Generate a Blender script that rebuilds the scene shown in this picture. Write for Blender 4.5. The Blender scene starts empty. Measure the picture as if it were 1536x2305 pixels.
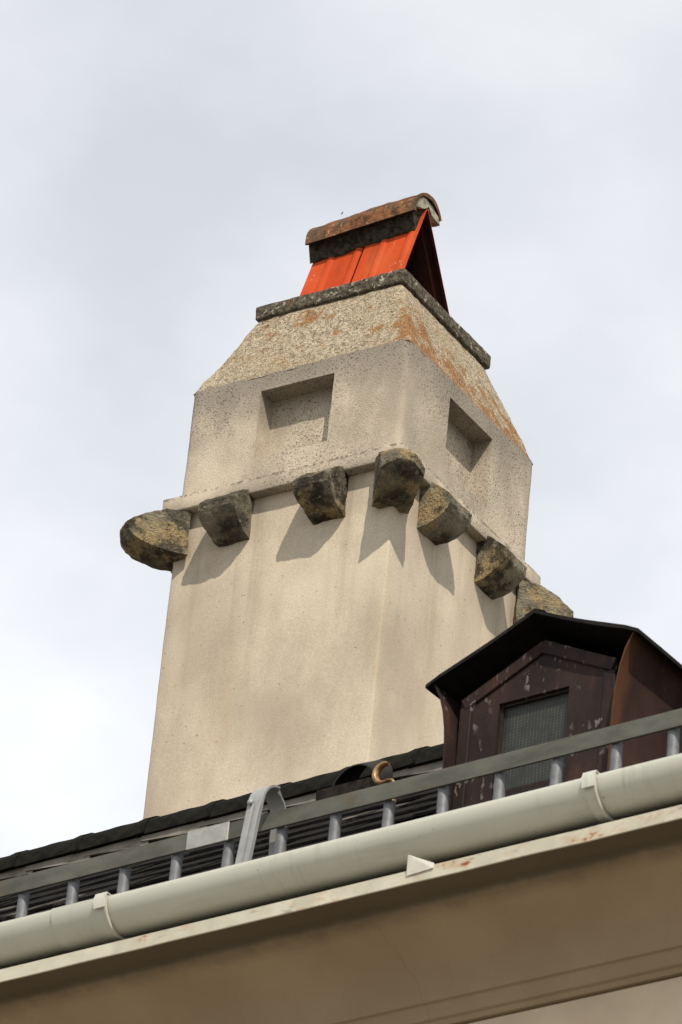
import bpy, bmesh, math, random
from mathutils import Vector, Matrix, noise
R_ = math.radians
random.seed(7)
S = bpy.context.scene
COL = S.collection

# ------------------------------------------------------------------ camera
F, IW, IH = 11500.0, 1536.0, 2305.0            # focal length in photo pixels
YAW, PITCH, ROLL = -0.595109 - R_(4.0), 0.542391, 0.102485
CAM = Vector((0, 0, 1.6))
cy, sy, cp, sp = math.cos(YAW), math.sin(YAW), math.cos(PITCH), math.sin(PITCH)
fw = Vector((sy*cp, cy*cp, sp)); r0 = Vector((cy, -sy, 0)); u0 = r0.cross(fw)
rt = math.cos(ROLL)*r0 + math.sin(ROLL)*u0
up = -math.sin(ROLL)*r0 + math.cos(ROLL)*u0
cd = bpy.data.cameras.new('camera'); cam = bpy.data.objects.new('camera', cd); COL.objects.link(cam)
cd.sensor_fit = 'HORIZONTAL'; cd.sensor_width = 36; cd.lens = F/IW*36
cd.clip_start = 0.5; cd.clip_end = 6000
m = Matrix.Identity(4)
for i in range(3):
    m[i][0], m[i][1], m[i][2], m[i][3] = rt[i], up[i], -fw[i], CAM[i]
cam.matrix_world = m
cd.dof.use_dof = True; cd.dof.focus_distance = 16.6; cd.dof.aperture_fstop = 20
S.camera = cam

# ------------------------------------------------------------------ sky, sun, exposure
SUN_EL = R_(47); SUN_AZ = math.atan2(0.97, -1.0) - R_(4.0)      # azimuth from +Y towards +X
wd = bpy.data.worlds.new('World'); S.world = wd; wd.use_nodes = True
wn, wl = wd.node_tree.nodes, wd.node_tree.links
wn.clear()
wo = wn.new('ShaderNodeOutputWorld'); bg = wn.new('ShaderNodeBackground')
sky = wn.new('ShaderNodeTexSky'); sky.sky_type = 'NISHITA'; sky.sun_disc = False
sky.sun_elevation = SUN_EL; sky.sun_rotation = SUN_AZ; sky.air_density = 1.0; sky.dust_density = 2.0
tc = wn.new('ShaderNodeTexCoord'); mp = wn.new('ShaderNodeMapping')
mp.inputs['Scale'].default_value = (1, 1, 1.5); mp.inputs['Location'].default_value = (2.6, 4.8, 9.9)
nz = wn.new('ShaderNodeTexNoise'); nz.inputs['Scale'].default_value = 9; nz.inputs['Detail'].default_value = 5; nz.inputs['Roughness'].default_value = .5
cr = wn.new('ShaderNodeValToRGB'); cr.color_ramp.elements[0].position = .36; cr.color_ramp.elements[1].position = .68
cr.color_ramp.elements[0].color = (.68, .68, .68, 1); cr.color_ramp.elements[1].color = (.99, .99, .99, 1)
mx = wn.new('ShaderNodeMix'); mx.data_type = 'RGBA'
vz = wn.new('ShaderNodeSeparateXYZ'); mr = wn.new('ShaderNodeMapRange'); mr.interpolation_type = 'SMOOTHSTEP'
mr.inputs['From Min'].default_value = .30; mr.inputs['From Max'].default_value = .70; mr.inputs['To Min'].default_value = 9.6; mr.inputs['To Max'].default_value = 7.2
wl.new(tc.outputs['Generated'], vz.inputs[0]); wl.new(vz.outputs['Z'], mr.inputs['Value'])
vm = wn.new('ShaderNodeVectorMath'); vm.operation = 'SCALE'; vm.inputs[0].default_value = (.98, 1.0, 1.032)   # thin cloud veil, brighter low down
wl.new(mr.outputs[0], vm.inputs['Scale']); wl.new(vm.outputs[0], mx.inputs['B'])
bg.inputs['Strength'].default_value = 0.1
wl.new(tc.outputs['Generated'], mp.inputs['Vector']); wl.new(mp.outputs[0], nz.inputs['Vector'])
wl.new(nz.outputs['Fac'], cr.inputs[0]); wl.new(cr.outputs[0], mx.inputs['Factor'])
wl.new(sky.outputs[0], mx.inputs['A']); wl.new(mx.outputs['Result'], bg.inputs['Color']); wl.new(bg.outputs[0], wo.inputs[0])
sd = bpy.data.lights.new('sun', 'SUN'); sd.energy = 3.7; sd.angle = R_(.6); sd.color = (1, .925, .81)
so = bpy.data.objects.new('sun', sd); COL.objects.link(so)
sdir = Vector((math.sin(SUN_AZ)*math.cos(SUN_EL), math.cos(SUN_AZ)*math.cos(SUN_EL), math.sin(SUN_EL)))
so.rotation_euler = sdir.to_track_quat('Z', 'Y').to_euler(); so.location = (0, -5, 20)
S.view_settings.view_transform = 'Standard'; S.view_settings.look = 'None'
S.view_settings.exposure = 0.28; S.view_settings.gamma = 1; S.view_settings.use_curve_mapping = False
S.render.engine = 'CYCLES'; S.render.resolution_x = 682; S.render.resolution_y = 1024

# ------------------------------------------------------------------ helpers
def ray(x, y): return fw + rt*((x - IW/2)/F) - up*((y - IH/2)/F)
def on_y(x, y, Y):                              # photo pixel -> point on the plane y = Y that carries the thing
    d = ray(x, y); return CAM + d*((Y - CAM.y)/d.y)
class NT:
    def __init__(s, name):
        s.m = bpy.data.materials.new(name); s.m.use_nodes = True
        s.n, s.l = s.m.node_tree.nodes, s.m.node_tree.links
        s.b = s.n['Principled BSDF']; s.tc = s.n.new('ShaderNodeTexCoord'); s.co = s.tc.outputs['Object']
    def map(s, scale=(1, 1, 1), loc=(0, 0, 0), rot=(0, 0, 0), co=None):
        q = s.n.new('ShaderNodeMapping'); q.inputs['Scale'].default_value = scale
        q.inputs['Location'].default_value = loc; q.inputs['Rotation'].default_value = rot
        s.l.new(co or s.co, q.inputs['Vector']); return q.outputs[0]
    def noise(s, scale, detail=4, rough=.55, co=None, dist=0):
        q = s.n.new('ShaderNodeTexNoise'); q.inputs['Scale'].default_value = scale; q.inputs['Detail'].default_value = detail
        q.inputs['Roughness'].default_value = rough; q.inputs['Distortion'].default_value = dist
        s.l.new(co or s.co, q.inputs['Vector']); return q.outputs['Fac']
    def vor(s, scale, co=None, feat='F1', out='Distance'):
        q = s.n.new('ShaderNodeTexVoronoi'); q.feature = feat; q.inputs['Scale'].default_value = scale
        s.l.new(co or s.co, q.inputs['Vector']); return q.outputs[out]
    def ramp(s, v, a, b, inv=False, soft=True):   # 0..1 between a and b
        q = s.n.new('ShaderNodeMapRange'); q.interpolation_type = 'SMOOTHSTEP' if soft else 'LINEAR'
        q.inputs['From Min'].default_value = a; q.inputs['From Max'].default_value = b
        q.inputs['To Min'].default_value = 1 if inv else 0; q.inputs['To Max'].default_value = 0 if inv else 1
        s.l.new(v, q.inputs['Value']); return q.outputs[0]
    def math(s, op, a, b=None):
        q = s.n.new('ShaderNodeMath'); q.operation = op
        for i, v in enumerate((a, b)):
            if v is None: continue
            if isinstance(v, (int, float)): q.inputs[i].default_value = v
            else: s.l.new(v, q.inputs[i])
        return q.outputs[0]
    def mix(s, fac, a, b, blend='MIX'):
        q = s.n.new('ShaderNodeMix'); q.data_type = 'RGBA'; q.blend_type = blend
        for k, v in (('Factor', fac), ('A', a), ('B', b)):
            if isinstance(v, (int, float)): q.inputs[k].default_value = v
            elif isinstance(v, tuple): q.inputs[k].default_value = v + (1,)
            else: s.l.new(v, q.inputs[k])
        return q.outputs['Result']
    def sep(s, co=None):
        q = s.n.new('ShaderNodeSeparateXYZ'); s.l.new(co or s.co, q.inputs[0]); return q.outputs
    def rnd(s):
        return s.n.new('ShaderNodeObjectInfo').outputs['Random']
    def done(s, col, rough=.85, bump=None, bstr=.4, bdist=.004, spec=.3, metal=0):
        for k, v in (('Base Color', col), ('Roughness', rough)):
            if isinstance(v, tuple): s.b.inputs[k].default_value = v + (1,)
            elif isinstance(v, (int, float)): s.b.inputs[k].default_value = v
            else: s.l.new(v, s.b.inputs[k])
        s.b.inputs['Specular IOR Level'].default_value = spec; s.b.inputs['Metallic'].default_value = metal
        if bump is not None:
            q = s.n.new('ShaderNodeBump'); q.inputs['Strength'].default_value = bstr; q.inputs['Distance'].default_value = bdist
            s.l.new(bump, q.inputs['Height']); s.l.new(q.outputs[0], s.b.inputs['Normal'])
        return s.m

def mesh_obj(name, bm, mats, parent=None, angle=35, loc=None):
    bmesh.ops.recalc_face_normals(bm, faces=bm.faces)
    me = bpy.data.meshes.new(name); bm.to_mesh(me); bm.free()
    for mt in (mats if isinstance(mats, (list, tuple)) else [mats]): me.materials.append(mt)
    if angle is not None:
        me.shade_smooth(); me.set_sharp_from_angle(angle=R_(angle))
    o = bpy.data.objects.new(name, me); COL.objects.link(o)
    if parent: o.parent = parent
    if loc is not None: o.location = loc
    return o
def empty(name, loc, rz=0):
    o = bpy.data.objects.new(name, None); COL.objects.link(o); o.location = loc; o.rotation_euler = (0, 0, rz)
    o.empty_display_size = .1; return o
def tag(o, label, cat, group=None):
    o['label'] = label; o['category'] = cat
    if group: o['group'] = group
    return o
def box(bm, x0, x1, y0, y1, z0, z1):
    v = [bm.verts.new((x, y, z)) for z in (z0, z1) for y in (y0, y1) for x in (x0, x1)]
    f = [bm.faces.new([v[i] for i in q]) for q in ((0, 2, 3, 1), (4, 5, 7, 6), (0, 1, 5, 4), (2, 6, 7, 3), (0, 4, 6, 2), (1, 3, 7, 5))]
    return v, f
def prism(bm, bot, top):                          # two loops of equal length -> closed solid
    a = [bm.verts.new(p) for p in bot]; b = [bm.verts.new(p) for p in top]; n = len(a)
    bm.faces.new(a[::-1]); bm.faces.new(b)
    for i in range(n): bm.faces.new((a[i], a[(i+1) % n], b[(i+1) % n], b[i]))
def extrude_x(bm, prof, x0, x1, closed=True, nx=1):   # (y,z) polygon swept along x
    rows = [[bm.verts.new((x0 + (x1-x0)*k/nx, y, z)) for y, z in prof] for k in range(nx+1)]
    n = len(prof)
    for k in range(nx):
        for i in range(n if closed else n-1):
            bm.faces.new((rows[k][i], rows[k][(i+1) % n], rows[k+1][(i+1) % n], rows[k+1][i]))
    if closed: bm.faces.new(rows[0][::-1]); bm.faces.new(rows[-1])
def offset_strip(pts, t):                           # thicken an open 2-D polyline into a closed profile
    out = []
    for i, p in enumerate(pts):
        a = Vector(pts[max(i-1, 0)]); b = Vector(pts[min(i+1, len(pts)-1)]); d = (b-a).normalized()
        out.append((p[0] - d.y*t, p[1] + d.x*t))
    return list(pts) + out[::-1]
def bevel(bm, edges, w, seg=2):
    bmesh.ops.bevel(bm, geom=list(edges), offset=w, segments=seg, affect='EDGES', profile=.5, clamp_overlap=True)
def gridcut(bm, step, axes=(0, 1, 2)):
    for ax in axes:
        lo = min(v.co[ax] for v in bm.verts); hi = max(v.co[ax] for v in bm.verts)
        n = max(1, int(round((hi-lo)/step))); no = Vector((0, 0, 0)); no[ax] = 1
        for k in range(1, n):
            p = Vector((0, 0, 0)); p[ax] = lo + (hi-lo)*k/n + 1e-5
            bmesh.ops.bisect_plane(bm, geom=bm.verts[:]+bm.edges[:]+bm.faces[:], dist=1e-6, plane_co=p, plane_no=no)
def roughen(bm, amps, seed=0):
    bm.normal_update()
    mv = []
    for v in bm.verts:
        d = 0
        for amp, sc in amps: d += amp*noise.noise(v.co*sc + Vector((seed*3.7, seed*1.3, seed*5.1)))
        mv.append(v.normal*d)
    for v, q in zip(bm.verts, mv): v.co += q
def arc(cx, cy_, r, a0, a1, n):
    return [(cx + r*math.cos(R_(a0+(a1-a0)*i/n)), cy_ + r*math.sin(R_(a0+(a1-a0)*i/n))) for i in range(n+1)]

# ------------------------------------------------------------------ materials
def mat_shaft():
    t = NT('warm_render'); st = t.noise(1.0, 4, .6, t.map((2.8, 2.8, 1.5))); md = t.noise(5, 5, .6); gr = t.noise(210, 6, .8); sp = t.noise(95, 2, .5)
    c = t.mix(t.ramp(st, .32, .68), (.43, .365, .280), (.665, .580, .450))
    c = t.mix(t.math('MULTIPLY', t.ramp(md, .42, .72), .45), c, (.50, .425, .33))
    c = t.mix(t.math('MULTIPLY', t.ramp(gr, .40, .66, inv=True), .38), c, (.22, .175, .12))
    c = t.mix(t.math('MULTIPLY', t.ramp(t.noise(2.2, 4, .6, t.map((4, 4, .6), (5, 2, 1))), .56, .72), .22), c, (.46, .33, .20))
    # rain streaks running down from the ledge and corbels
    rs = t.noise(1, 5, .65, t.map((16, 16, .55), (3, 1, 0))); rz = t.ramp(t.math('ADD', t.sep()[2], t.math('MULTIPLY', t.noise(4, 3, .6), .5)), 1.75, 2.75)
    c = t.mix(t.math('MULTIPLY', t.math('MULTIPLY', t.ramp(rs, .48, .70), rz), .42), c, (.27, .225, .165))
    c = t.mix(t.ramp(sp, .70, .75), c, (.13, .11, .08))
    return t.done(c, .95, t.math('ADD', t.math('MULTIPLY', gr, .6), md), .35, .005, .15)
def mat_block():
    t = NT('weathered_render'); z = t.sep()[2]
    md = t.noise(4.5, 5, .6, t.map((1, 1, .6))); gr = t.noise(230, 2, .6); sp = t.noise(125, 3, .6); pa = t.noise(3.2, 4, .6, t.map(loc=(2, 7, 1)))
    c = t.mix(t.ramp(md, .35, .66), (.375, .322, .250), (.575, .497, .385))
    c = t.mix(t.math('MULTIPLY', t.ramp(gr, .40, .66, inv=True), .30), c, (.20, .165, .12))
    # grime washed down from the shoulder, broken up by noise
    gz = t.math('ADD', z, t.math('MULTIPLY', t.noise(5, 4, .65, t.map((1, 1, .35))), .34))
    g = t.ramp(gz, 2.97, 3.20)
    c = t.mix(t.math('MULTIPLY', g, .68), c, (.17, .148, .125))
    dots = t.ramp(sp, .565, .63); area = t.ramp(t.math('ADD', pa, t.math('MULTIPLY', g, .25)), .40, .60)
    c = t.mix(t.math('MULTIPLY', t.math('MULTIPLY', dots, area), .70), c, (.055, .047, .037))
    # dirt lying along the ledges: top of the string course and its arris
    led = t.math('SUBTRACT', 1.0, t.ramp(t.math('ABSOLUTE', t.math('SUBTRACT', z, 2.601)), .004, .020))
    c = t.mix(t.math('MULTIPLY', t.math('MULTIPLY', led, t.ramp(t.noise(60, 4, .7), .42, .60)), .8), c, (.06, .05, .038))
    dots2 = t.ramp(t.noise(210, 2, .5), .58, .66)
    c = t.mix(t.math('MULTIPLY', t.math('MULTIPLY', dots2, t.ramp(pa, .35, .6)), .6), c, (.07, .058, .045))
    return t.done(c, .95, t.math('ADD', gr, t.math('MULTIPLY', md, 1.5)), .5, .005, .15)
def mat_shoulder():
    t = NT('lichened_roughcast'); gr = t.noise(58, 8, .82); cl = t.vor(140); md = t.noise(5, 4, .6)
    li = t.noise(15, 5, .72, t.map((1, 1, 1), (1.3, 4, 2))); big = t.noise(2.6, 3, .5, t.map(loc=(7, 1, 3)))
    c = t.mix(t.ramp(gr, .36, .62), (.20, .155, .10), (.56, .48, .35))
    c = t.mix(t.math('MULTIPLY', t.ramp(md, .4, .7), .4), c, (.36, .28, .17))
    xs = t.sep()
    side = t.math('MULTIPLY', t.ramp(xs[0], .28, .42), .17)        # more lichen on the sunny east slope
    m1 = t.ramp(t.math('ADD', t.math('ADD', li, t.math('MULTIPLY', big, .28)), side), .70, .85)
    c = t.mix(t.math('MULTIPLY', m1, .85), c, t.mix(gr, (.16, .07, .022), (.40, .19, .062)))
    c = t.mix(t.math('MULTIPLY', t.ramp(t.noise(80, 3, .6, t.map(loc=(3, 3, 3))), .60, .68), .75), c, (.055, .045, .035))
    return t.done(c, .97, t.math('ADD', gr, t.math('MULTIPLY', cl, .6)), .9, .012, .1)
def mat_slab():
    t = NT('lichened_concrete'); a = t.noise(60, 4, .7); b = t.noise(48, 5, .7, t.map(loc=(4, 2, 1))); o = t.noise(11, 3, .6)
    c = t.mix(t.ramp(a, .35, .65), (.042, .037, .028), (.14, .12, .088))
    c = t.mix(t.math('MULTIPLY', t.ramp(b, .57, .64), .9), c, (.42, .37, .29))
    c = t.mix(t.math('MULTIPLY', t.ramp(o, .58, .68), .55), c, (.17, .085, .025))
    return t.done(c, .95, t.math('ADD', a, b), .9, .012, .1)
def mat_corbel():
    t = NT('weathered_sandstone'); a = t.noise(9, 5, .65); g = t.noise(90, 4, .7); o = t.noise(6.5, 3, .55, t.map(loc=(2.2, 0, 5)))
    rn = t.rnd(); o2 = t.math('ADD', o, t.math('MULTIPLY', rn, .15))
    c = t.mix(t.ramp(a, .34, .66), (.080, .070, .050), (.285, .255, .185))
    c = t.mix(t.math('MULTIPLY', t.ramp(t.math('ADD', o2, t.math('MULTIPLY', t.math('SUBTRACT', g, .5), .40)), .575, .72), .85), c, t.mix(g, (.26, .18, .08), (.52, .40, .22)))
    c = t.mix(t.math('MULTIPLY', t.ramp(t.math('ADD', t.noise(16, 5, .65), t.math('MULTIPLY', t.math('FRACT', t.math('MULTIPLY', rn, 7.3)), .12)), .54, .68), .8), c, (.03, .027, .02))
    c = t.mix(t.math('MULTIPLY', t.ramp(t.noise(42, 3, .6, t.map(loc=(9, 9, 1))), .63, .69), .7), c, (.34, .31, .23))
    return t.done(c, .95, t.math('ADD', t.math('MULTIPLY', g, 1.6), t.math('MULTIPLY', a, 2)), 1.0, .014, .1)
def mat_sheet():
    t = NT('orange_painted_sheet'); a = t.noise(5, 4, .6, t.map((1, 1, .3))); s = t.noise(120, 3, .6); p = t.noise(9, 2, .5)
    c = t.mix(t.ramp(a, .35, .7), (.36, .044, .009), (.46, .062, .013))
    c = t.mix(t.math('MULTIPLY', t.math('MULTIPLY', t.ramp(s, .60, .66), t.ramp(p, .55, .68)), .8), c, (.62, .45, .28))
    c = t.mix(t.math('MULTIPLY', t.ramp(t.noise(14, 5, .7, t.map((1, 1, .22))), .50, .74), .5), c, (.17, .036, .012))
    c = t.mix(t.math('MULTIPLY', t.ramp(t.noise(3.5, 4, .6, t.map(loc=(6, 1, 2))), .48, .7), .35), c, (.46, .13, .05))
    return t.done(c, .7, a, .1, .002, .12)
def mat_tile():
    t = NT('old_clay_tile'); a = t.noise(34, 5, .7); b = t.noise(13, 4, .65)
    c = t.mix(t.ramp(a, .38, .62), (.065, .036, .019), (.22, .095, .045))
    c = t.mix(t.math('MULTIPLY', t.ramp(b, .44, .60), .8), c, (.085, .062, .036))
    c = t.mix(t.math('MULTIPLY', t.ramp(t.noise(60, 3, .6, t.map(loc=(1, 6, 2))), .62, .7), .6), c, (.42, .36, .24))
    return t.done(c, .95, t.math('ADD', a, b), .8, .008, .1)
def mat_plain(name, c0, c1, sc=20, rough=.8, bs=.3, bd=.003, spec=.3, metal=0, detail=4):
    t = NT(name); a = t.noise(sc, detail, .6); return t.done(t.mix(t.ramp(a, .33, .67), c0, c1), rough, a, bs, bd, spec, metal)
def mat_slate():
    t = NT('dark_slate'); a = t.noise(45, 4, .65, t.map((.35, 1, 1))); rn = t.rnd()
    c = t.mix(t.ramp(a, .35, .7), (.006, .0055, .005), (.017, .015, .0135))
    c = t.mix(t.math('MULTIPLY', t.ramp(rn, .84, .9), t.ramp(t.noise(9, 3, .6), .45, .62)), c, (.13, .115, .095))
    return t.done(c, .95, a, .4, .003, .06)
def mat_brown(name='peeling_brown_paint', base=((.012, .0060, .0048), (.030, .0140, .0108)), chips=.60):
    t = NT(name); a = t.noise(7, 4, .6, t.map((1, 1, .5))); p = t.noise(52, 3, .55, t.map((1, 1, .5))); q = t.noise(6, 3, .5, t.map(loc=(3, 3, 8)))
    c = t.mix(t.ramp(a, .35, .68), base[0], base[1])
    c = t.mix(t.math('MULTIPLY', t.ramp(t.noise(12, 4, .6, t.map((1, 1, .3), (4, 4, 4))), .55, .7), .5), c, (.075, .032, .014))
    fl = t.math('MULTIPLY', t.ramp(p, chips, chips+.02), t.ramp(q, .44, .54))
    c = t.mix(fl, c, t.mix(t.noise(60, 2), (.07, .053, .047), (.17, .145, .13)))
    return t.done(c, .7, t.math('ADD', a, p), .35, .004, .25)
def mat_cheek():
    t = NT('rusting_brown_sheet'); a = t.noise(7, 4, .6); y = t.sep()[1]
    e = t.math('ADD', y, t.math('MULTIPLY', t.noise(14, 4, .65), .08))
    c = t.mix(t.ramp(a, .35, .68), (.028, .0145, .012), (.047, .024, .0185))
    c = t.mix(t.math('MULTIPLY', t.ramp(e, .012, .055, inv=True), .7), c, (.095, .040, .016))    # rust along the front edge
    c = t.mix(t.math('MULTIPLY', t.ramp(t.noise(30, 4, .65), .6, .7), .5), c, (.10, .042, .016))
    return t.done(c, .8, a, .3, .003, .15)
def mat_gutter():
    t = NT('cream_painted_gutter'); a = t.noise(2.2, 3, .5, t.map((.6, 1, 1))); g = t.noise(160, 2, .5); s = t.noise(7, 5, .65, t.map((.3, 2, 2)))
    c = t.mix(t.ramp(a, .3, .7), (.430, .435, .372), (.490, .495, .428))
    c = t.mix(t.math('MULTIPLY', t.ramp(s, .55, .75), .30), c, (.30, .29, .225))
    c = t.mix(t.math('MULTIPLY', t.ramp(t.noise(48, 3, .5), .70, .74), .5), c, (.16, .14, .10))
    run = t.noise(1, 5, .7, t.map((38, 5, 5))); runm = t.ramp(t.noise(2.1, 3, .5, t.map(loc=(5, 0, 0))), .42, .66)
    c = t.mix(t.math('MULTIPLY', t.math('MULTIPLY', t.ramp(run, .50, .72), runm), .42), c, (.215, .20, .155))
    return t.done(c, .5, t.math('ADD', a, t.math('MULTIPLY', g, .1)), .15, .003, .35)
def mat_drip():
    t = NT('rust_spotted_cream_paint'); a = t.noise(10, 4, .6); r1 = t.noise(26, 5, .65, t.map((.55, 1, 1))); r2 = t.noise(3.2, 2, .5)
    c = t.mix(t.ramp(a, .3, .7), (.41, .385, .30), (.52, .49, .395))
    m1 = t.math('MULTIPLY', t.ramp(r1, .64, .70), t.ramp(r2, .46, .58))
    c = t.mix(t.math('MULTIPLY', t.ramp(r1, .52, .64), t.math('MULTIPLY', t.ramp(r2, .44, .6), .5)), c, (.40, .25, .12))
    c = t.mix(m1, c, (.22, .075, .025))
    c = t.mix(t.math('MULTIPLY', t.ramp(t.noise(40, 3, .6, t.map((.3, 1, 1), (3, 1, 1))), .62, .70), .6), c, (.19, .17, .13))
    return t.done(c, .6, a, .2, .003, .35)
def mat_rail():
    t = NT('tarnished_galvanised_bar'); a = t.noise(11, 5, .65, t.map((.4, 1, 1))); b = t.noise(4, 4, .6, t.map(loc=(1, 5, 2)))
    c = t.mix(t.ramp(a, .33, .67), (.060, .060, .047), (.115, .114, .093))
    c = t.mix(t.math('MULTIPLY', t.ramp(b, .54, .66), .55), c, (.115, .075, .038))
    return t.done(c, .65, a, .3, .003, .3, .15)
def mat_soffit():
    t = NT('cream_cornice_plaster'); x, y, z = t.sep(); a = t.noise(3, 4, .55); g = t.noise(120, 3, .6)
    c = t.mix(t.ramp(a, .3, .7), (.270, .205, .130), (.320, .248, .162))
    c = t.mix(t.math('MULTIPLY', t.ramp(g, .35, .65, inv=True), .10), c, (.25, .19, .12))
    # hairline crack running down the cove
    ln = t.math('ADD', t.math('ADD', x, t.math('MULTIPLY', z, .18)), t.math('MULTIPLY', t.math('SUBTRACT', t.noise(11, 4, .6, t.map((0, 1, 1))), .5), .06))
    k = t.ramp(t.math('ABSOLUTE', t.math('SUBTRACT', ln, CRACK)), .0004, .0022, inv=True)
    c = t.mix(t.math('MULTIPLY', k, .40), c, (.18, .13, .08))
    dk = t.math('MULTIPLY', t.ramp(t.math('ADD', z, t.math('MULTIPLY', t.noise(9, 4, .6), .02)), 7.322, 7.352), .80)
    c = t.mix(dk, c, (.05, .040, .026))                              # dirt and painted-in shade under the drip edge
    return t.done(c, .9, t.math('ADD', g, a), .25, .003, .2)
CRACK = 0.0
def mat_mesh_glass():
    t = NT('wired_glass')
    x, y, z = t.sep()
    def lines(v, p):
        q = t.math('ABSOLUTE', t.math('SUBTRACT', t.math('FRACT', t.math('MULTIPLY', v, 1/p)), .5)); return t.ramp(q, .36, .48)
    w = t.math('MAXIMUM', t.math('MULTIPLY', lines(x, .0105), 1.0), t.math('MULTIPLY', lines(z, .009), .7))
    d = t.noise(30, 4, .65); w = t.math('MULTIPLY', w, t.ramp(d, .25, .7))
    c = t.mix(w, (.022, .024, .020), (.080, .084, .072))
    return t.done(c, .4, w, .3, .002, .3)
def mat_ground():
    t = NT('pale_paving_ground'); a = t.noise(.6, 5, .6); g = t.noise(14, 4, .6)
    return t.done(t.mix(t.ramp(t.math('ADD', t.math('MULTIPLY', a, .6), t.math('MULTIPLY', g, .4)), .35, .65), (.20, .185, .155), (.28, .26, .22)), .95, g, .3, .01, .2)

# ------------------------------------------------------------------ setting: ground
bm = bmesh.new(); bmesh.ops.create_grid(bm, x_segments=2, y_segments=2, size=3000)
g = mesh_obj('ground', bm, mat_ground(), angle=None); g['kind'] = 'structure'

# ------------------------------------------------------------------ house
XL, XR = -12.0, -3.0                                # length of the house front that is built
EY, EZ, SL = 9.12, 7.46, 0.8186                      # eaves edge of the roof plane and its rise per metre
RY, RZ, RR = 10.85, 8.847, 0.093                     # ridge cap centre and radius
def roof_z(y): return EZ + SL*(y - EY)
house = empty('house', (-7.5, 10.85, 0))
tag(house, 'cream plastered house with a coved cornice and a dark slate roof', 'house')
HM = Matrix.Translation(-house.location)
def part(name, bm, mat, parent=None, angle=35):      # geometry given in world space, parented to the house
    bmesh.ops.transform(bm, matrix=HM, verts=bm.verts)
    o = mesh_obj(name, bm, mat, parent or house, angle)
    return o
SLATE = mat_slate()
CAPM = mat_plain('black_ridge_concrete', (.007, .0067, .0052), (.015, .014, .0115), 30, .95, .5, .004, .05)
GREYM = mat_plain('grey_ridge_flashing', (.15, .138, .115), (.225, .205, .172), 14, .8, .3, .003, .25)
CRACK_X = on_y(915, 2150, 9.28).x
CRACK = (CRACK_X - house.location.x) + .18*7.3
SOFF = mat_soffit(); WALLM = mat_plain('cream_wall_render', (.50, .405, .30), (.58, .48, .36), 5, .92, .3, .004, .2)

WY = 9.62                                            # wall face
bm = bmesh.new(); box(bm, XL+.4, XR-.4, WY, 2*RY-WY, 0, 7.0); part('wall', bm, WALLM)
# coved cornice: underside profile from the drip edge back to the wall
def cove(n=14):
    pts = [(9.036, 7.350), (9.105, 7.350), (9.112, 7.343)]
    y0, z0, y1, z1 = 9.120, 7.330, 9.335, 7.195
    for i in range(n+1):
        t = i/n; a = R_(90*t)
        y = y0 + (y1-y0)*(.45*t + .55*math.sin(a)); z = z0 + (z1-z0)*(.45*t + .55*(1-math.cos(a)))
        pts.append((y, z))
    pts += [(9.338, 7.187), (9.348, 7.185), (9.352, 7.179), (9.362, 7.159), (9.366, 7.153), (9.376, 7.150), (9.380, 7.143), (9.384, 7.139)]
    pts += [(9.400, 7.137), (9.402, 6.80), (9.625, 6.79)]
    return pts
pr = cove() + [(9.80, 6.80), (9.80, 7.41), (9.080, 7.400), (9.036, 7.376)]
bm = bmesh.new(); extrude_x(bm, pr, XL, XR, True, 1); part('cornice', bm, SOFF, angle=28)
bm = bmesh.new(); box(bm, XL+.01, XR-.01, 9.387, 9.61, 6.83, 7.131); bevel(bm, bm.edges[:], .004, 2); part('frieze', bm, WALLM)
# drip edge flashing below the gutter
DRIP = mat_drip()
bm = bmesh.new(); n = 120; t0 = .0025
rows = []
tabx = on_y(925, 1955, 9.07).x
for k in range(n+1):
    x = XL + (XR-XL)*k/n
    w = .0022*noise.noise(Vector((x*3, 0, 0))); w2 = .002*noise.noise(Vector((x*6, 5, 0)))
    prof = [(9.060, 7.402), (9.030+w, 7.3815+w2), (9.030+w, 7.3465+w2), (9.0335+w, 7.3455+w2), (9.0335+w, 7.380+w2), (9.062, 7.399)]
    rows.append([bm.verts.new((x, y, z)) for y, z in prof])
for k in range(n):
    for i in range(6): bm.faces.new((rows[k][i], rows[k][(i+1) % 6], rows[k+1][(i+1) % 6], rows[k+1][i]))
bm.faces.new(rows[0][::-1]); bm.faces.new(rows[-1])
drip = part('drip_edge', bm, DRIP)
# bent-up white flap where two lengths of flashing meet
fa = on_y(915, 1972, 9.026); fb = on_y(919, 1925, 9.012); fc = on_y(976, 1943, 9.025); fd = on_y(974, 1954, 9.026)
bm = bmesh.new(); q = [Vector(p) for p in (fa, fd, fc, fb)]; off = Vector((.001, .003, .001))
prism(bm, q, [p+off for p in q]); part('bent_flap', bm, mat_plain('white_flap_paint', (.62, .60, .52), (.72, .70, .62), 20, .6), drip)

# roof deck, both slopes
ez = lambda y: roof_z(y)
dk = [(EY+.02, roof_z(EY)-.02), (RY, roof_z(RY)-.03), (2*RY-EY-.02, roof_z(EY)-.02), (2*RY-EY-.1, roof_z(EY)-.12), (RY, roof_z(RY)-.2), (EY+.09, roof_z(EY)-.10)]
bm = bmesh.new(); extrude_x(bm, dk, XL, XR); roof = part('roof', bm, SLATE)
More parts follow.
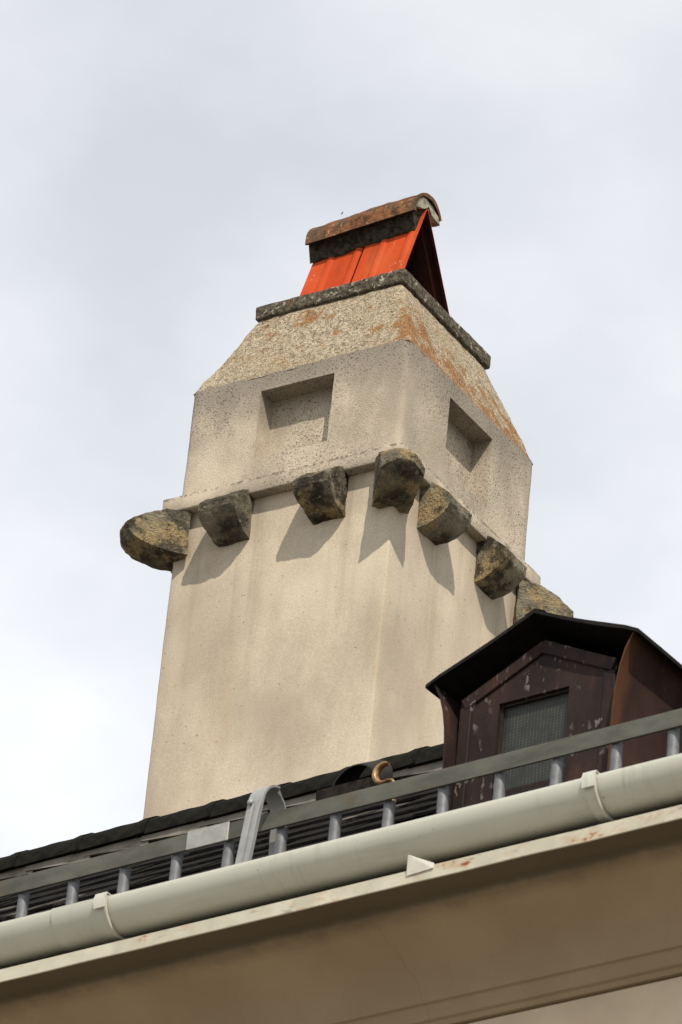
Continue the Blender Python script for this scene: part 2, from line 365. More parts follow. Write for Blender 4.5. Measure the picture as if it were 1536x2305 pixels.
# slates: one by one on the front slope in view
SW, NR = .24, 13
ca = 1/math.sqrt(1+SL*SL); sa = SL*ca
slope_len = (RY-RR-EY)/ca; EXP = slope_len/NR
def slate_mesh(seed):
    rnd = random.Random(seed); bm = bmesh.new(); w = SW-.006; L = EXP*1.9; th = .0075
    a = [(-w/2, 0), (-w*.16, rnd.uniform(-.004, .004)), (w*.2, rnd.uniform(-.004, .004)), (w/2, rnd.uniform(-.003, .003)), (w/2, L), (-w/2, L)]
    prism(bm, [(x, y, rnd.uniform(-.0008, .0008)) for x, y in a], [(x, y+.002, th+rnd.uniform(-.001, .0012)) for x, y in a])
    bmesh.ops.recalc_face_normals(bm, faces=bm.faces)
    me = bpy.data.meshes.new('slate'); bm.to_mesh(me); bm.free(); me.materials.append(SLATE); return me
SM = [slate_mesh(i) for i in range(8)]
rot_base = Matrix.Rotation(math.atan(SL), 4, 'X')
tilt = math.atan(.0085/EXP)
X0 = -9.9
DORM = (-7.02, -6.52)                                # slates stop at the dormer
nslate = 0
for row in range(NR):
    for c in range(22):
        x = X0 + SW*(c + .5*(row % 2)) ; dd = row*EXP
        y = EY - .01 + dd*ca; z = roof_z(y) - .012
        if DORM[0] + SW*.45 < x < DORM[1] - SW*.45 and 9.56 < y < 10.0: continue
        if x > -5.35 or nslate >= 290: continue
        o = bpy.data.objects.new('slate', random.choice(SM)); COL.objects.link(o); o.parent = roof
        jr = Matrix.Rotation(random.gauss(0, .006), 4, 'Z') @ Matrix.Rotation(-tilt + random.gauss(0, .006), 4, 'X') @ Matrix.Rotation(random.gauss(0, .007), 4, 'Y')
        o.matrix_local = HM @ Matrix.Translation((x, y, z + .020 + random.uniform(0, .003))) @ rot_base @ jr
        nslate += 1
# ridge caps and the flashing plates under them
def cap_mesh(L):
    bm = bmesh.new(); pf = offset_strip(arc(0, 0, RR-.012, 180, 0, 14), .012)
    rows = []; nx = 10
    for k in range(nx+1):
        x = L*k/nx; fl = 1 + .035*(1 if k >= nx-1 else 0) - .012*k/nx
        rows.append([bm.verts.new((x, y*fl, z*fl)) for y, z in pf])
    m_ = len(pf)
    for k in range(nx):
        for i in range(m_): bm.faces.new((rows[k][i], rows[k][(i+1) % m_], rows[k+1][(i+1) % m_], rows[k+1][i]))
    bm.faces.new(rows[0][::-1]); bm.faces.new(rows[-1]); roughen(bm, ((.0016, 14), (.0012, 45)), 3)
    bmesh.ops.recalc_face_normals(bm, faces=bm.faces)
    me = bpy.data.meshes.new('ridge_cap'); bm.to_mesh(me); bm.free(); me.materials.append(CAPM)
    me.shade_smooth(); me.set_sharp_from_angle(angle=R_(40)); return me
CL = .255; CM = cap_mesh(CL+.03)
xs = on_y(366, 1836, RY).x
k0 = int((xs - XL)/CL); 
for k in range(-9, 16):
    o = bpy.data.objects.new('ridge_cap', CM); COL.objects.link(o); o.parent = roof
    jx = random.gauss(0, .006)
    sag = -.006*math.cos((xs + k*CL + 8.7)*1.3)*0
    o.matrix_local = HM @ Matrix.Translation((xs + (k-1)*CL - .02, RY + random.gauss(0, .0015), RZ + random.gauss(0, .0015))) @ Matrix.Rotation(random.gauss(-.010, .004), 4, 'Y') @ Matrix.Rotation(random.gauss(0, .004), 4, 'Z')
def plate_mesh():
    bm = bmesh.new(); L = .235
    prism(bm, [(-.02, 0, -.004), (L, 0, -.021), (L, 0, .04), (-.02, 0, .04)], [(-.02, .012, -.004), (L, .012, -.021), (L, .012, .04), (-.02, .012, .04)])
    roughen(bm, ((.002, 9),), 2); bmesh.ops.recalc_face_normals(bm, faces=bm.faces)
    me = bpy.data.meshes.new('flashing_plate'); bm.to_mesh(me); bm.free(); me.materials.append(GREYM); return me
PM = plate_mesh(); PL = .228
px0 = on_y(191, 1924, RY-RR).x
for k in range(-9, 17):
    o = bpy.data.objects.new('flashing_plate', PM); COL.objects.link(o); o.parent = roof
    o.matrix_local = HM @ Matrix.Translation((px0 + (k-1)*PL, RY - RR + .012 + .0015*(k % 2), RZ - .010 + random.gauss(0, .0015))) @ Matrix.Rotation(random.gauss(0, .006), 4, 'Y') @ Matrix.Rotation(R_(1.0), 4, 'Z')

# ------------------------------------------------------------------ gutter
GY, GZ, GR = 9.075, 7.50, .075
GUT = mat_gutter(); RIMM = mat_plain('bracket_rim_paint', (.42, .41, .35), (.48, .47, .41), 9, .5)
gut = empty('rain_gutter', (-7.5, GY, GZ - GR))
tag(gut, 'cream half-round rain gutter running along the eaves', 'gutter')
GM = Matrix.Translation(-gut.location)
def gpart(name, bm, mat, parent=None, angle=35):
    bmesh.ops.transform(bm, matrix=GM, verts=bm.verts); return mesh_obj(name, bm, mat, parent or gut, angle)
prof = [(GY + y, GZ + z) for y, z in arc(0, 0, GR, 180, 352, 26)]
bead = [(GY - GR + .006 + .0065*math.cos(R_(a)), GZ + .001 + .0065*math.sin(R_(a))) for a in (-20, 30, 80, 130)]
pp = offset_strip(bead[::1] + prof, .0018)
bm = bmesh.new(); nx = 60
extrude_x(bm, pp, XL, XR, True, nx)
for v in bm.verts: v.co.z += .0018*noise.noise(Vector((v.co.x*1.4, 0, 0))); v.co.y += .0015*noise.noise(Vector((v.co.x*1.1, 4, 0)))
gpart('trough', bm, GUT)
# lap joint between two lengths
jx = on_y(112, 2100, GY-GR).x
bm = bmesh.new()
extrude_x(bm, offset_strip([(GY + y, GZ + z) for y, z in arc(0, 0, GR+.0038, 176, 350, 26)], .0018), jx - .001, jx + .17, True, 1); gpart('lap_joint', bm, GUT)
for pxx in (232, 1331):
    bx = on_y(pxx, 2075 - .2415*pxx, GY-GR).x
    for kk in ((-1, 0) if pxx == 232 else (0, 1)):
        x = bx + kk*1.53
        bm = bmesh.new(); w = .016
        o_ = arc(0, 0, GR+.0065, 178, 285, 20)
        extrude_x(bm, offset_strip([(GY + y, GZ + z) for y, z in o_], .003), x-w, x+w-.004)
        br = gpart('bracket', bm, GUT)
        bm = bmesh.new()                                # raised rim on the right edge of the strap
        extrude_x(bm, offset_strip([(GY + y, GZ + z) for y, z in arc(0, 0, GR+.0125, 176, 285, 20)], .010), x+w-.004, x+w+.001); gpart('bracket_rim', bm, RIMM, br)
        bm = bmesh.new()                                # clip folded over the front lip
        extrude_x(bm, offset_strip([(GY - GR - .008, GZ - .030), (GY - GR - .0115, GZ - .004), (GY - GR - .006, GZ + .011), (GY - GR + .012, GZ + .010)], .003), x-w-.003, x+w+.002); gpart('clip', bm, GUT, br)

# ------------------------------------------------------------------ snow guard rail
RAILM = mat_rail(); POSTM = mat_plain('galvanised_tube', (.125, .13, .135), (.185, .19, .197), 26, .55, .3, .002, .4, .25)
rl = empty('snow_guard_rail', (-7.2, 9.25, roof_z(9.25)))
tag(rl, 'galvanised flat-bar guard rail on short round posts behind the gutter', 'railing')
LM = Matrix.Translation(-rl.location)
def lpart(name, bm, mat, parent=None, angle=35):
    bmesh.ops.transform(bm, matrix=LM, verts=bm.verts); return mesh_obj(name, bm, mat, parent or rl, angle)
bm = bmesh.new(); vs, fs = box(bm, -9.6, -4.8, 9.244, 9.251, 7.7455, 7.7955); bevel(bm, bm.edges[:], .0012, 1); lpart('rail', bm, RAILM)
jx0, jx1 = on_y(420, 1905, 9.243).x, on_y(514, 1880, 9.243).x
bm = bmesh.new(); box(bm, jx0, jx1, 9.2405, 9.2455, 7.7430, 7.7985); bevel(bm, bm.edges[:], .0012, 1)
lpart('splice_plate', bm, mat_plain('bright_zinc', (.28, .28, .255), (.36, .36, .33), 30, .5, .3, .002, .4, .2))
bm = bmesh.new(); bmesh.ops.create_cone(bm, cap_ends=True, segments=20, radius1=.0155, radius2=.0155, depth=.215)
pm = None
for k in range(-6, 21):
    x = -8.2108 + .1718*k + random.gauss(0, .003)
    if not -9.55 < x < -4.85: continue
    if pm is None:
        bmesh.ops.recalc_face_normals(bm, faces=bm.faces); pm = bpy.data.meshes.new('post'); bm.to_mesh(pm); bm.free(); pm.materials.append(POSTM); pm.shade_smooth(); pm.set_sharp_from_angle(angle=R_(40))
    o = bpy.data.objects.new('post', pm); COL.objects.link(o); o.parent = rl
    o.location = Vector((x, 9.268, 7.645)) - rl.location; o.rotation_euler = (random.gauss(0, .012), random.gauss(.0, .012), random.random()*6)

# ------------------------------------------------------------------ grey strap hook arching over the rail
STM = mat_plain('grey_zinc_strap', (.27, .275, .268), (.34, .345, .335), 18, .5, .2, .002, .4, .2)
sx = -7.383
stp = empty('strap_hook', (sx, 9.17, roof_z(9.17)))
tag(stp, 'pale grey bent metal strap arching over the guard rail', 'hook')
path = [(9.165, 7.545), (9.168, 7.66), (9.171, 7.79)] + arc(9.2325, 7.795, .0615, 178, 2, 16) + [(9.2945, 7.74), (9.300, 7.645)]
bm = bmesh.new(); extrude_x(bm, offset_strip(path, -.006), sx-.024, sx+.024)
for v in bm.verts: v.co.x += .10*(v.co.z - 7.7) * (1 if v.co.y < 9.24 else -.15)
bmesh.ops.transform(bm, matrix=Matrix.Translation(-stp.location), verts=bm.verts); mesh_obj('strap', bm, STM, stp, 30)
for dx in (-.002, .020):                               # pressed ribs along the front leg
    bm = bmesh.new(); extrude_x(bm, [(9.1645, 7.55), (9.160, 7.56), (9.165, 7.775), (9.169, 7.785)], sx+dx-.003, sx+dx+.003)
    for v in bm.verts: v.co.x += .10*(v.co.z - 7.7)
    bmesh.ops.transform(bm, matrix=Matrix.Translation(-stp.location), verts=bm.verts); mesh_obj('rib', bm, STM, stp)
bm = bmesh.new(); bmesh.ops.create_uvsphere(bm, u_segments=14, v_segments=8, radius=.0085)
bmesh.ops.transform(bm, matrix=Matrix.Translation(Vector((sx-.004, 9.166, 7.790)) - stp.location) @ Matrix.Diagonal((1, .7, 1, 1)), verts=bm.verts); mesh_obj('rivet', bm, STM, stp)

# ------------------------------------------------------------------ half-round roof vent and the rusty hook beside it
VY = 10.45
v0 = on_y(742, 1790, VY); v1 = on_y(848, 1763, VY); vt = on_y(790, 1734, VY)
vx = (v0.x+v1.x)/2; vw = (v1.x-v0.x)/2; vb = (v0.z+v1.z)/2 - .004; vh = vt.z + .004 - vb + .012
ven = empty('roof_vent', (vx, VY, roof_z(VY)))
tag(ven, 'dark half-round vent hood on the slates below the ridge', 'roof vent')
VMM = mat_plain('dark_vent_metal', (.006, .005, .0045), (.014, .011, .009), 30, .7, .3)
bm = bmesh.new(); rows = []
ny = 6
for k in range(ny+1):
    t = k/ny; yy = VY + .10*t; sc = 1 - .22*t; zb = vb - .05 + (roof_z(yy) - roof_z(VY))*1.0
    pts = [(vx + vw*sc*math.cos(R_(a)), yy, zb + .05 + vh*sc*math.sin(R_(a))) for a in range(180, -1, -12)]
    pts = [(vx - vw*sc, yy, zb - .02)] + pts + [(vx + vw*sc, yy, zb - .02)]
    inn = [(vx + (p[0]-vx)*.95, p[1], p[2] - (.004 if p[2] > zb else 0)) for p in pts][::-1]
    rows.append([bm.verts.new(p) for p in pts + inn])
for k in range(ny):
    n = len(rows[0])
    for i in range(n): bm.faces.new((rows[k][i], rows[k][(i+1) % n], rows[k+1][(i+1) % n], rows[k+1][i]))
bm.faces.new(rows[0]); bm.faces.new(rows[-1][::-1])
bmesh.ops.transform(bm, matrix=Matrix.Translation(-ven.location), verts=bm.verts); mesh_obj('hood', bm, VMM, ven, 40)
bm = bmesh.new(); box(bm, vx-vw*.75, vx+vw*.75, VY+.06, VY+.066, vb-.06, vb+vh*.8); bmesh.ops.transform(bm, matrix=Matrix.Translation(-ven.location), verts=bm.verts); mesh_obj('back_plate', bm, VMM, ven)
bm = bmesh.new(); prism(bm, [(vx-vw*1.12, VY-.05, vb-.062), (vx+vw*1.12, VY-.05, vb-.062), (vx+vw*1.12, VY+.25, vb+.13), (vx-vw*1.12, VY+.25, vb+.13)],
      [(vx-vw*1.12, VY-.05, vb-.003), (vx+vw*1.12, VY-.05, vb-.003), (vx+vw*1.12, VY+.02, vb-.002), (vx-vw*1.12, VY+.02, vb-.002)])
bmesh.ops.transform(bm, matrix=Matrix.Translation(-ven.location), verts=bm.verts); mesh_obj('base_plate', bm, mat_plain('vent_base_lead', (.010, .009, .008), (.026, .022, .018), 30, .9, .3, .003, .05), ven)

HY = 10.2
h0 = on_y(866, 1742, HY)
hk = empty('roof_hook', (h0.x, HY, roof_z(HY)))
tag(hk, 'rusty golden crescent-shaped iron hook beside the roof vent', 'hook')
HKM = mat_plain('rusty_bronze_iron', (.16, .085, .03), (.42, .27, .13), 45, .45, .5, .003, .5, .5)
bm = bmesh.new(); path = []
for i in range(27):
    a = R_(68 + (300-68)*i/26); rr = .031
    path.append((h0.x + rr*math.cos(a), h0.z + .001 + rr*math.sin(a), .0020 + .0056*math.sin(math.pi*min(1, .12 + i/26*.75))))
path += [(h0.x + .030, h0.z - .0285, .0045), (h0.x + .040, h0.z - .040, .0045), (h0.x + .042, roof_z(HY) - .01, .0045)]
rows = []
for i, (x, z, w) in enumerate(path):
    a = path[max(0, i-1)]; b = path[min(len(path)-1, i+1)]; d = Vector((b[0]-a[0], b[1]-a[1])).normalized(); nn = Vector((-d.y, d.x))
    rows.append([bm.verts.new((x + nn.x*w*math.cos(q)*1.15, HY + .011*math.sin(q)*(.35 + w*120), z + nn.y*w*math.cos(q)*1.15)) for q in [2*math.pi*k/10 for k in range(10)]])
for i in range(len(rows)-1):
    for k in range(10): bm.faces.new((rows[i][k], rows[i][(k+1) % 10], rows[i+1][(k+1) % 10], rows[i+1][k]))
bm.faces.new(rows[0]); bm.faces.new(rows[-1][::-1])
bmesh.ops.transform(bm, matrix=Matrix.Translation(-hk.location), verts=bm.verts); mesh_obj('hook', bm, HKM, hk, 60)

# ------------------------------------------------------------------ dormer
DX, DYV, DYP = -6.770, 9.50, 9.562
dm = empty('dormer', (DX, DYP, roof_z(DYP)))
tag(dm, 'small brown gabled dormer with peeling paint and a wired glass window', 'dormer')
OZ = dm.location.z; OY = DYP
BR = mat_brown(); DKM = mat_plain('black_brown_sheet', (.006, .005, .0045), (.014, .011, .009), 25, .75, .3, .003, .15); CHK = mat_cheek()
def dpart(name, bm, mat, parent=None, angle=35): return mesh_obj(name, bm, mat, parent or dm, angle)
PW, PT, PA, PB = .255, 8.205-OZ, 8.325-OZ, 7.78-OZ
wx0, wx1, wz0, wz1 = -6.903-DX, -6.682-DX, 7.893-OZ, 8.163-OZ
bm = bmesh.new()                                         # front panel with window opening
PR = PW - .022
ol = [(-PW, PB), (PR, PB), (PR, PT), (0, PA), (-PW, PT)]
ins = [(wx0, wz0), (wx1, wz0), (wx1, wz1), (wx0, wz1)]
def ring_panel(bm, outer, inner, y0, y1):
    f = [[bm.verts.new((x, y, z)) for x, z in outer] for y in (y0, y1)]; h = [[bm.verts.new((x, y, z)) for x, z in inner] for y in (y0, y1)]
    for s in (0, 1):
        o_, i_ = f[s], h[s]
        bm.faces.new((o_[0], o_[1], i_[1], i_[0])); bm.faces.new((o_[1], o_[2], i_[2], i_[1])); bm.faces.new((o_[2], o_[3], i_[3], i_[2]))
        bm.faces.new((o_[3], o_[4], i_[3])); bm.faces.new((o_[4], o_[0], i_[0], i_[3]))
    for L in (f, h):
        n = len(L[0])
        for i in range(n): bm.faces.new((L[0][i], L[0][(i+1) % n], L[1][(i+1) % n], L[1][i]))
ring_panel(bm, ol, ins, 0, .03); dpart('front_panel', bm, BR)
# raised casing boards following the gable
def board(name, p, q, w, y0, y1, mat=None):
    p, q = Vector(p), Vector(q); d = (q-p).normalized(); nn = Vector((-d.y, d.x))*w/2
    c = [p-nn, q-nn, q+nn, p+nn]; bm = bmesh.new()
    prism(bm, [(k.x, y0, k.y) for k in c], [(k.x, y1, k.y) for k in c]); bevel(bm, bm.edges[:], .0018, 1); return dpart(name, bm, mat or BR)
board('casing_board', (-PW+.018, PB), (-PW+.018, PT-.03), .036, -.006, .004)
board('casing_board', (PR-.018, PB), (PR-.018, PT-.03), .036, -.006, .004)
board('gable_board', (-PW+.010, PT-.022), (.004, PA-.020), .036, -.0075, .004)
board('gable_board', (PR-.004, PT-.016), (-.004, PA-.022), .036, -.0085, .004)
# window
win = None
bm = bmesh.new(); box(bm, wx0-.001, wx1+.001, .0225, .0265, wz0-.001, wz1+.001); 
fr = bmesh.new()
for a in ((wx0-.004, wx1+.004, wz1-.006, wz1+.004), (wx0-.004, wx1+.004, wz0-.004, wz0+.012)): box(fr, a[0], a[1], .012, .034, a[2], a[3])
for a in ((wx0-.004, wx0+.006, wz0+.0125, wz1-.0065), (wx1-.006, wx1+.004, wz0+.0125, wz1-.0065)): box(fr, a[0], a[1], .0125, .0335, a[2], a[3])
win = dpart('window', fr, mat_plain('window_frame_paint', (.016, .011, .009), (.03, .02, .016), 20, .7))
dpart('pane', bm, mat_mesh_glass(), win)
# cheeks: side walls flaring out below the eaves
CKW = .264
def cheek(sgn, mt):
    pf = [(CKW, PB-.02), (CKW-.001, 7.97-OZ), (CKW+.001, 8.04-OZ), (CKW+.006, 8.10-OZ), (CKW+.016, 8.155-OZ), (CKW+.030, 8.20-OZ), (CKW+.046, 8.232-OZ), (CKW+.052, 8.243-OZ)]
    pf = offset_strip([(sgn*x, z) for x, z in pf], .004*sgn)
    bm = bmesh.new(); y0, y1 = 9.512-OY, 10.35-OY
    n = len(pf); rows = [[bm.verts.new((x, y0 + (y1-y0)*k/14, z)) for x, z in pf] for k in range(15)]
    for k in range(14):
        for i in range(n): bm.faces.new((rows[k][i], rows[k][(i+1) % n], rows[k+1][(i+1) % n], rows[k+1][i]))
    bm.faces.new(rows[0][::-1]); bm.faces.new(rows[-1]); roughen(bm, ((.0016, 9),), sgn)
    return dpart('cheek', bm, mt, angle=50)
cheek(-1, BR); cheek(1, CHK)
# roof sheets with front verge and side eaves
EW, EZZ, AZ = .335, 8.247-OZ, 8.386-OZ
for sgn in (-1, 1):
    bm = bmesh.new(); n = 8; y0, y1 = DYV-OY, 10.55-OY; th = .011
    q = []
    for k in range(n+1):
        t = k/n; x = sgn*EW*t; z = AZ + (EZZ-AZ)*t - .006*math.sin(math.pi*t)*(1) + (-.006 if k == n else 0)
        q.append((x, z))
    lo = [(x, z-th) for x, z in q]
    ring = q + lo[::-1]
    ny = 10; rows = [[bm.verts.new((x, y0 + (y1-y0)*k/ny, z)) for x, z in ring] for k in range(ny+1)]
    for k in range(ny):
        for i in range(len(ring)): bm.faces.new((rows[k][i], rows[k][(i+1) % len(ring)], rows[k+1][(i+1) % len(ring)], rows[k+1][i]))
    bm.faces.new(rows[0][::-1]); bm.faces.new(rows[-1]); roughen(bm, ((.0018, 7),), 4); dpart('roof_sheet', bm, DKM, angle=40)
bm = bmesh.new(); pr_ = offset_strip([(-.03, AZ-.0115), (0, AZ+.001), (.03, AZ-.0115)], .0025)
prism(bm, [(x, DYV-OY+.001, z) for x, z in pr_], [(x, 10.5-OY, z) for x, z in pr_]); dpart('ridge_strip', bm, DKM)
bm = bmesh.new(); box(bm, PR-.004, CKW-.003, .020, .034, PB, PT-.03); dpart('dark_gap_strip', bm, DKM)  # black strip set back, painting the shade of the gap beside the panel
bm = bmesh.new(); box(bm, -CKW+.003, -PW+.004, .004, .028, PB, PT-.03); dpart('dark_gap_strip', bm, DKM)

# ------------------------------------------------------------------ chimney
W = .85
D = F*1.74866697e-3*W
C0 = CAM + ray(795.742, 1212.189)*D                       # centre of the block's underside
BZ = 2.60                                                 # shaft height below the string course
ch = empty('chimney', C0 - Vector((0, 0, BZ)), R_(4.0))
tag(ch, 'tall square rendered chimney with stone corbels and an orange gabled cowl', 'chimney')
M_SH, M_BL, M_SO, M_SL, M_CO = mat_shaft(), mat_block(), mat_shoulder(), mat_slab(), mat_corbel()
def cpart(name, bm, mat, parent=None, angle=35): return mesh_obj(name, bm, mat, parent or ch, angle)
def lz(z): return z*W + BZ
def vert_edges(bm): return [e for e in bm.edges if abs(e.verts[0].co.z - e.verts[1].co.z) > .05 and abs(e.verts[0].co.x - e.verts[1].co.x) < .05 and abs(e.verts[0].co.y - e.verts[1].co.y) < .05]
# shaft
bm = bmesh.new(); h0_, h1_ = .492*W, .498*W
prism(bm, [(-h0_, -h0_, 0), (h0_, -h0_, 0), (h0_, h0_, 0), (-h0_, h0_, 0)], [(-h1_, -h1_, lz(-.03)), (h1_, -h1_, lz(-.03)), (h1_, h1_, lz(-.03)), (-h1_, h1_, lz(-.03))])
bevel(bm, vert_edges(bm), .007, 2); gridcut(bm, .045); roughen(bm, ((.0035, 3.1), (.0014, 13)), 1); cpart('shaft', bm, M_SH, angle=60)
# block with sunk panels
bm = bmesh.new(); hw = .5*W; vs, fs = box(bm, -hw, hw, -hw, hw, lz(-.03), lz(.513))
bevel(bm, vert_edges(bm), .022, 4)
u_, za, zb = .168*W, lz(.122), lz(.436)
for co, no in (((-u_, 0, 0), (1, 0, 0)), ((u_, 0, 0), (1, 0, 0)), ((0, -u_, 0), (0, 1, 0)), ((0, u_, 0), (0, 1, 0)), ((0, 0, za), (0, 0, 1)), ((0, 0, zb), (0, 0, 1))):
    bmesh.ops.bisect_plane(bm, geom=bm.verts[:]+bm.edges[:]+bm.faces[:], dist=1e-6, plane_co=co, plane_no=no)
bm.faces.ensure_lookup_table(); bm.normal_update()
sel = []
for f_ in bm.faces:
    c = f_.calc_center_median()
    if abs(c.z - (za+zb)/2) < .02 and ((abs(c.x) < .02 and abs(abs(c.y)-hw) < .01) or (abs(c.y) < .02 and abs(abs(c.x)-hw) < .01)): sel.append(f_)
for f_ in sel: bmesh.ops.inset_individual(bm, faces=[f_], thickness=.0015, depth=-.0875*W, use_even_offset=True)
gridcut(bm, .04); roughen(bm, ((.003, 3.3), (.0016, 16), (.0009, 50)), 2); cpart('upper_block', bm, M_BL, angle=45)
# string course
bm = bmesh.new(); hs = .5458*W; box(bm, -hs, hs, -hs, hs, lz(-.068), lz(0)); bevel(bm, bm.edges[:], .005, 2); gridcut(bm, .04); roughen(bm, ((.003, 5), (.0018, 22)), 3); cpart('string_course', bm, M_BL, angle=45)
# sloping shoulder
bm = bmesh.new(); a_, b_ = .4975*W, .3325*W
prism(bm, [(-a_, -a_, lz(.508)), (a_, -a_, lz(.508)), (a_, a_, lz(.508)), (-a_, a_, lz(.508))], [(-b_, -b_, lz(.920)), (b_, -b_, lz(.920)), (b_, b_, lz(.920)), (-b_, b_, lz(.920))])
bevel(bm, [e for e in bm.edges if abs(e.verts[0].co.z - e.verts[1].co.z) > .1], .010, 2); gridcut(bm, .028); roughen(bm, ((.005, 6), (.004, 28), (.0025, 60)), 4); cpart('sloped_shoulder', bm, M_SO, angle=60)
# cap slab
bm = bmesh.new(); s_ = .3496*W; box(bm, -s_, s_, -s_, s_, lz(.912), lz(.977)); bevel(bm, bm.edges[:], .007, 2); gridcut(bm, .022); roughen(bm, ((.0022, 7), (.0026, 36)), 5); cpart('cap_slab', bm, M_SL, angle=60)
# corbels
def corbel(origin, out, P=.145, ww=.140, wl=.165, bulge=0., seed=0, zb=-.247, dz=0., mat=None, thin=False, am=1.):
    out = Vector((out[0], out[1], 0)).normalized(); lat = Vector((-out.y, out.x, 0))
    k = P/.145
    pf = [(-.04, -.050), (.05*k, -.052), (.100*k, -.086), (.135*k, -.120), (P, -.132), (P, -.165), (P-.012*k, -.186), (.112*k, -.206), (.080*k, -.226), (.045*k, -.240), (0, zb), (-.04, zb)]
    if thin: pf = [(-.04, -.050), (.30*P, -.056), (.65*P, -.088), (.93*P, -.124), (P, -.136), (P, -.152), (.955*P, -.182), (.86*P, -.202), (.72*P, -.219), (.52*P, -.232), (.30*P, -.240), (0, -.246), (-.04, -.246)]
    rnd = random.Random(seed); skew = rnd.uniform(-.012, .012); tw = rnd.uniform(-.06, .06)
    bm = bmesh.new(); N = 6; rows = []
    for i in range(N+1):
        t = -1 + 2*i/N
        row = []
        for p, z in pf:
            pp_ = p*(1 - bulge*t*t) if p > 0 else p
            w = (ww + (wl-ww)*max(0, p)/P)/2
            l = t*w + skew*max(0, p)/P
            zz = z + dz - (.03*bulge/.2*t*t*max(0, p)/P if z > -.17 else 0) + tw*l*.25
            q = Vector(origin) + out*pp_ + lat*l
            row.append(bm.verts.new((q.x*W, q.y*W, lz(zz))))
        rows.append(row)
    n = len(pf)
    for i in range(N):
        for j in range(n): bm.faces.new((rows[i][j], rows[i][(j+1) % n], rows[i+1][(j+1) % n], rows[i+1][j]))
    bm.faces.new(rows[0][::-1]); bm.faces.new(rows[-1])
    gridcut(bm, .013); roughen(bm, ((.007*am, 9), (.005*am, 24), (.003, 60)), seed); return cpart('corbel', bm, mat or M_CO, angle=24)
w_ = .497
corbel((-w_, -w_, 0), (-1, -1), .218, .160, .155, .06, 11, dz=-.024, thin=True, am=.7)
corbel((-.216, -w_, 0), (0, -1), seed=12)
corbel((.215, -w_, 0), (0, -1), seed=13)
corbel((w_, -w_, 0), (1, -1), .215, .145, .175, .22, 14)
corbel((w_, -.245, 0), (1, 0), seed=15)
corbel((w_, .195, 0), (1, 0), seed=16)
corbel((w_, w_, 0), (1, 1), .200, .165, .160, .06, 17, dz=-.03, thin=True, am=.7)
corbel((-w_, .2, 0), (-1, 0), seed=18); corbel((-w_, -.22, 0), (-1, 0), seed=19)

# cowl: two pitched profiled sheets, clay ridge tile, mortar
SH = mat_sheet(); SHI = mat_plain('shaded_orange_sheet', (.016, .005, .003), (.045, .010, .005), 12, .8, .3, .004, .15); TI = mat_tile(); SHADE = mat_plain('shaded_tile_underside', (.012, .010, .007), (.03, .024, .017), 40, .95, .6, .006, .1)  # tile underside and sheet insides: shade painted into the colour
MO = mat_plain('grey_mortar', (.16, .145, .11), (.36, .33, .26), 40, .95, .9, .008, .1)
tent = empty('cowl', (0, 0, lz(.977))); tent.parent = ch
# an Empty cannot be drawn, so the cowl's pieces hang directly below the chimney
bpy.data.objects.remove(tent)
yA, zA = -.150, 1.402; yF, yB = -.292, .118
def sheet(x0, x1, yb, lift, front=True):
    """profiled sheet from slab top up to the ridge; ribs run up the slope"""
    a = Vector((0, yb, .972)); b = Vector((0, yA, zA)); d = (b-a); L = d.length; d.normalize()
    nrm = Vector((0, -d.z, d.y)) if front else Vector((0, d.z, -d.y))
    prof = []; pitch = .125; x = x0
    pts = [x0]
    k = math.floor(x0/pitch)*pitch
    while k < x1 + pitch:
        for q in (0, .012, .026, .038): 
            if x0 < k+q < x1: pts.append(k+q)
        k += pitch
    pts.append(x1)
    def h(x):
        q = (x - math.floor(x/pitch)*pitch)
        if q < 1e-6 or q > .038-1e-6: return 0
        return .006 if .012-1e-6 <= q <= .026+1e-6 else 0
    bm = bmesh.new(); rows = []
    nv = 8
    for j in range(nv+1):
        s = L*j/nv; top = []; bot = []
        for x in pts:
            base = a + d*s + nrm*(h(x) + lift + .002*noise.noise(Vector((x*6, s*6, lift*99)))) ; base.x = x
            top.append(bm.verts.new((base.x*W, base.y*W, lz(base.z)))); c = base - nrm*.0022
            bot.append(bm.verts.new((c.x*W, c.y*W, lz(c.z))))
        rows.append((top, bot))
    n = len(pts)
    for j in range(nv):
        for i in range(n-1):
            bm.faces.new((rows[j][0][i], rows[j][0][i+1], rows[j+1][0][i+1], rows[j+1][0][i]))
            bm.faces.new((rows[j][1][i], rows[j+1][1][i], rows[j+1][1][i+1], rows[j][1][i+1])).material_index = 1  # inner faces take the darker colour with shade painted in
        for i in (0, n-1): bm.faces.new((rows[j][0][i], rows[j+1][0][i], rows[j+1][1][i], rows[j][1][i]))
    for j in (0, nv):
        for i in range(n-1): bm.faces.new((rows[j][0][i], rows[j][0][i+1], rows[j][1][i+1], rows[j][1][i]))
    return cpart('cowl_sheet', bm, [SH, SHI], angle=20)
sheet(-.195, .041, yF, .0); sheet(.054, .302, yF, .006); sheet(-.19, .300, yB, .0, False)
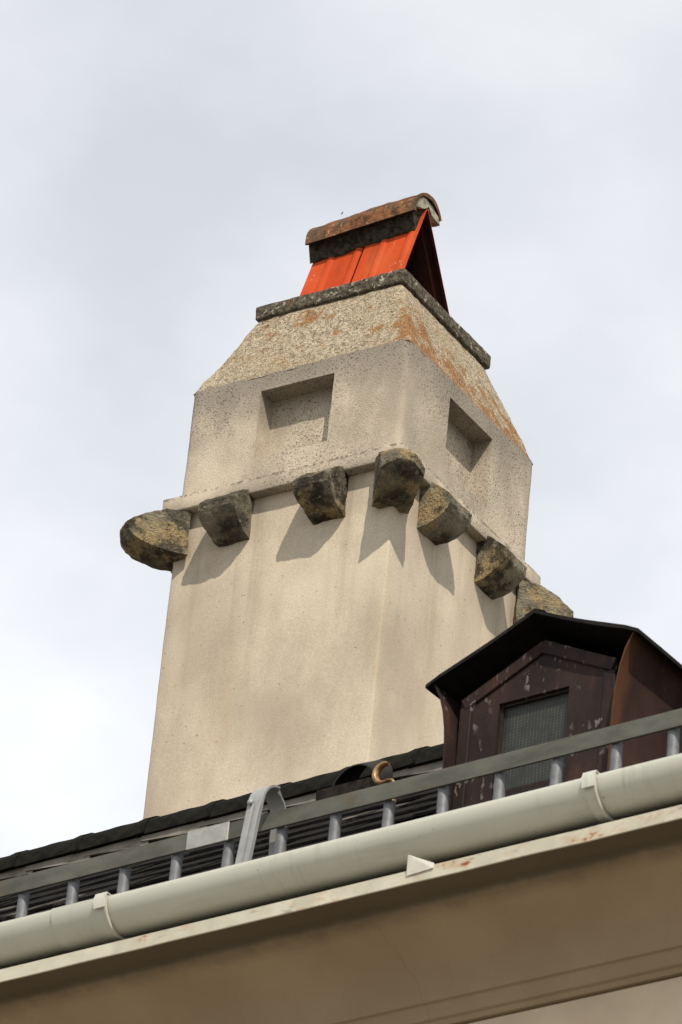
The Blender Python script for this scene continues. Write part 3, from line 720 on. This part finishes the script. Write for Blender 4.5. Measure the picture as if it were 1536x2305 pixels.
# ridge tile
bm = bmesh.new(); rows = []; N = 20; TR = .116
cy_t, cz_t = -.150, 1.340
for k in range(N+1):
    x = -.205 + (.312+.205)*k/N; fl = 1 + .03*(k in (0, N)); dzt = -.030*(1 - k/N)
    o_ = [(cy_t + TR*math.cos(R_(a))*(1.0), cz_t + dzt + TR*fl*math.sin(R_(a))*1.0 + (-.02 if a == 180 else 0)) for a in list(range(180, 35, -12)) + [30]]
    i_ = [(cy_t + (y-cy_t)*.86, cz_t + dzt + (z-cz_t-dzt)*.86 - (.003 if z > cz_t else 0)) for y, z in o_]
    row = [bm.verts.new((x*W, y*W, lz(z))) for y, z in o_] + [bm.verts.new((x*W, y*W, lz(z))) for y, z in i_[::-1]]
    rows.append(row)
n = len(rows[0]); no_ = len(o_)
for k in range(N):
    for i in range(n):
        f_ = bm.faces.new((rows[k][i], rows[k][(i+1) % n], rows[k+1][(i+1) % n], rows[k+1][i]))
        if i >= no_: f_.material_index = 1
bm.faces.new(rows[0][::-1]); bm.faces.new(rows[-1])
roughen(bm, ((.006, 10), (.004, 30)), 8); cpart('ridge_tile', bm, [TI, SHADE], angle=50)
# mortar bedding along the front and filling the right-hand end
bm = bmesh.new()
extrude_x(bm, [((yA-.095)*W, lz(1.372)), ((yA-.060)*W, lz(1.276)), ((yA-.024)*W, lz(1.330)), ((yA)*W, lz(1.405)), ((yA-.06)*W, lz(1.42))], -.203*W, .285*W, True, 24)
for v in bm.verts:
    q = (v.co.x/W + .203)/.488; v.co.z += -.030*W*(1-q) - .012*W
gridcut(bm, .02, (0,)); roughen(bm, ((.008, 16), (.005, 40)), 9); cpart('mortar_bed', bm, mat_plain('shaded_mortar', (.014, .012, .009), (.05, .045, .034), 45, .95, .9, .008, .1), angle=50)  # near-black bed: shade under the tile lip put into the mortar colour
bm = bmesh.new()
ring = [(cy_t + TR*.84*math.cos(R_(a)), cz_t + TR*.84*math.sin(R_(a))) for a in range(172, 7, -15)] + [(yA + .03, 1.385), (yA + .004, 1.412), (yA - .03, 1.380)]
prism(bm, [(.265*W, y*W, lz(z)) for y, z in ring], [(.303*W, y*W, lz(z)) for y, z in ring]); gridcut(bm, .015); roughen(bm, ((.005, 18), (.003, 45)), 10); cpart('mortar_end', bm, MO, angle=50)

# ------------------------------------------------------------------ insect flying beside the cowl
def insect():
    bm = bmesh.new(); seg = [(-.0065, .0004), (-.005, .0011), (-.002, .0013), (-.0004, .0006), (.001, .0013), (.003, .0014), (.0042, .0007), (.0052, .0011), (.0064, .0006)]
    rows = [[bm.verts.new((x, r_*math.cos(q), r_*math.sin(q))) for q in [2*math.pi*k/8 for k in range(8)]] for x, r_ in seg]
    for i in range(len(rows)-1):
        for k in range(8): bm.faces.new((rows[i][k], rows[i][(k+1) % 8], rows[i+1][(k+1) % 8], rows[i+1][k]))
    bm.faces.new(rows[0]); bm.faces.new(rows[-1][::-1])
    for s_ in (-1, 1):
        for bx in (.0025, .0008):
            pl = [(bx, .0008*s_, .001), (bx+.0012, .005*s_, .003), (bx-.0008, .0066*s_, .0034), (bx-.0018, .004*s_, .0024)]
            prism(bm, pl, [(x, y, z+.00015) for x, y, z in pl])
    return bm
bo = mesh_obj('insect', insect(), mat_plain('dark_chitin', (.006, .006, .006), (.014, .013, .012), 400, .6), None, 40)
bo.rotation_euler = (.3, -1.25, .6); bo.location = CAM + ray(771, 480)*16.4
tag(bo, 'tiny dark insect in flight just left of the clay ridge tile', 'insect')
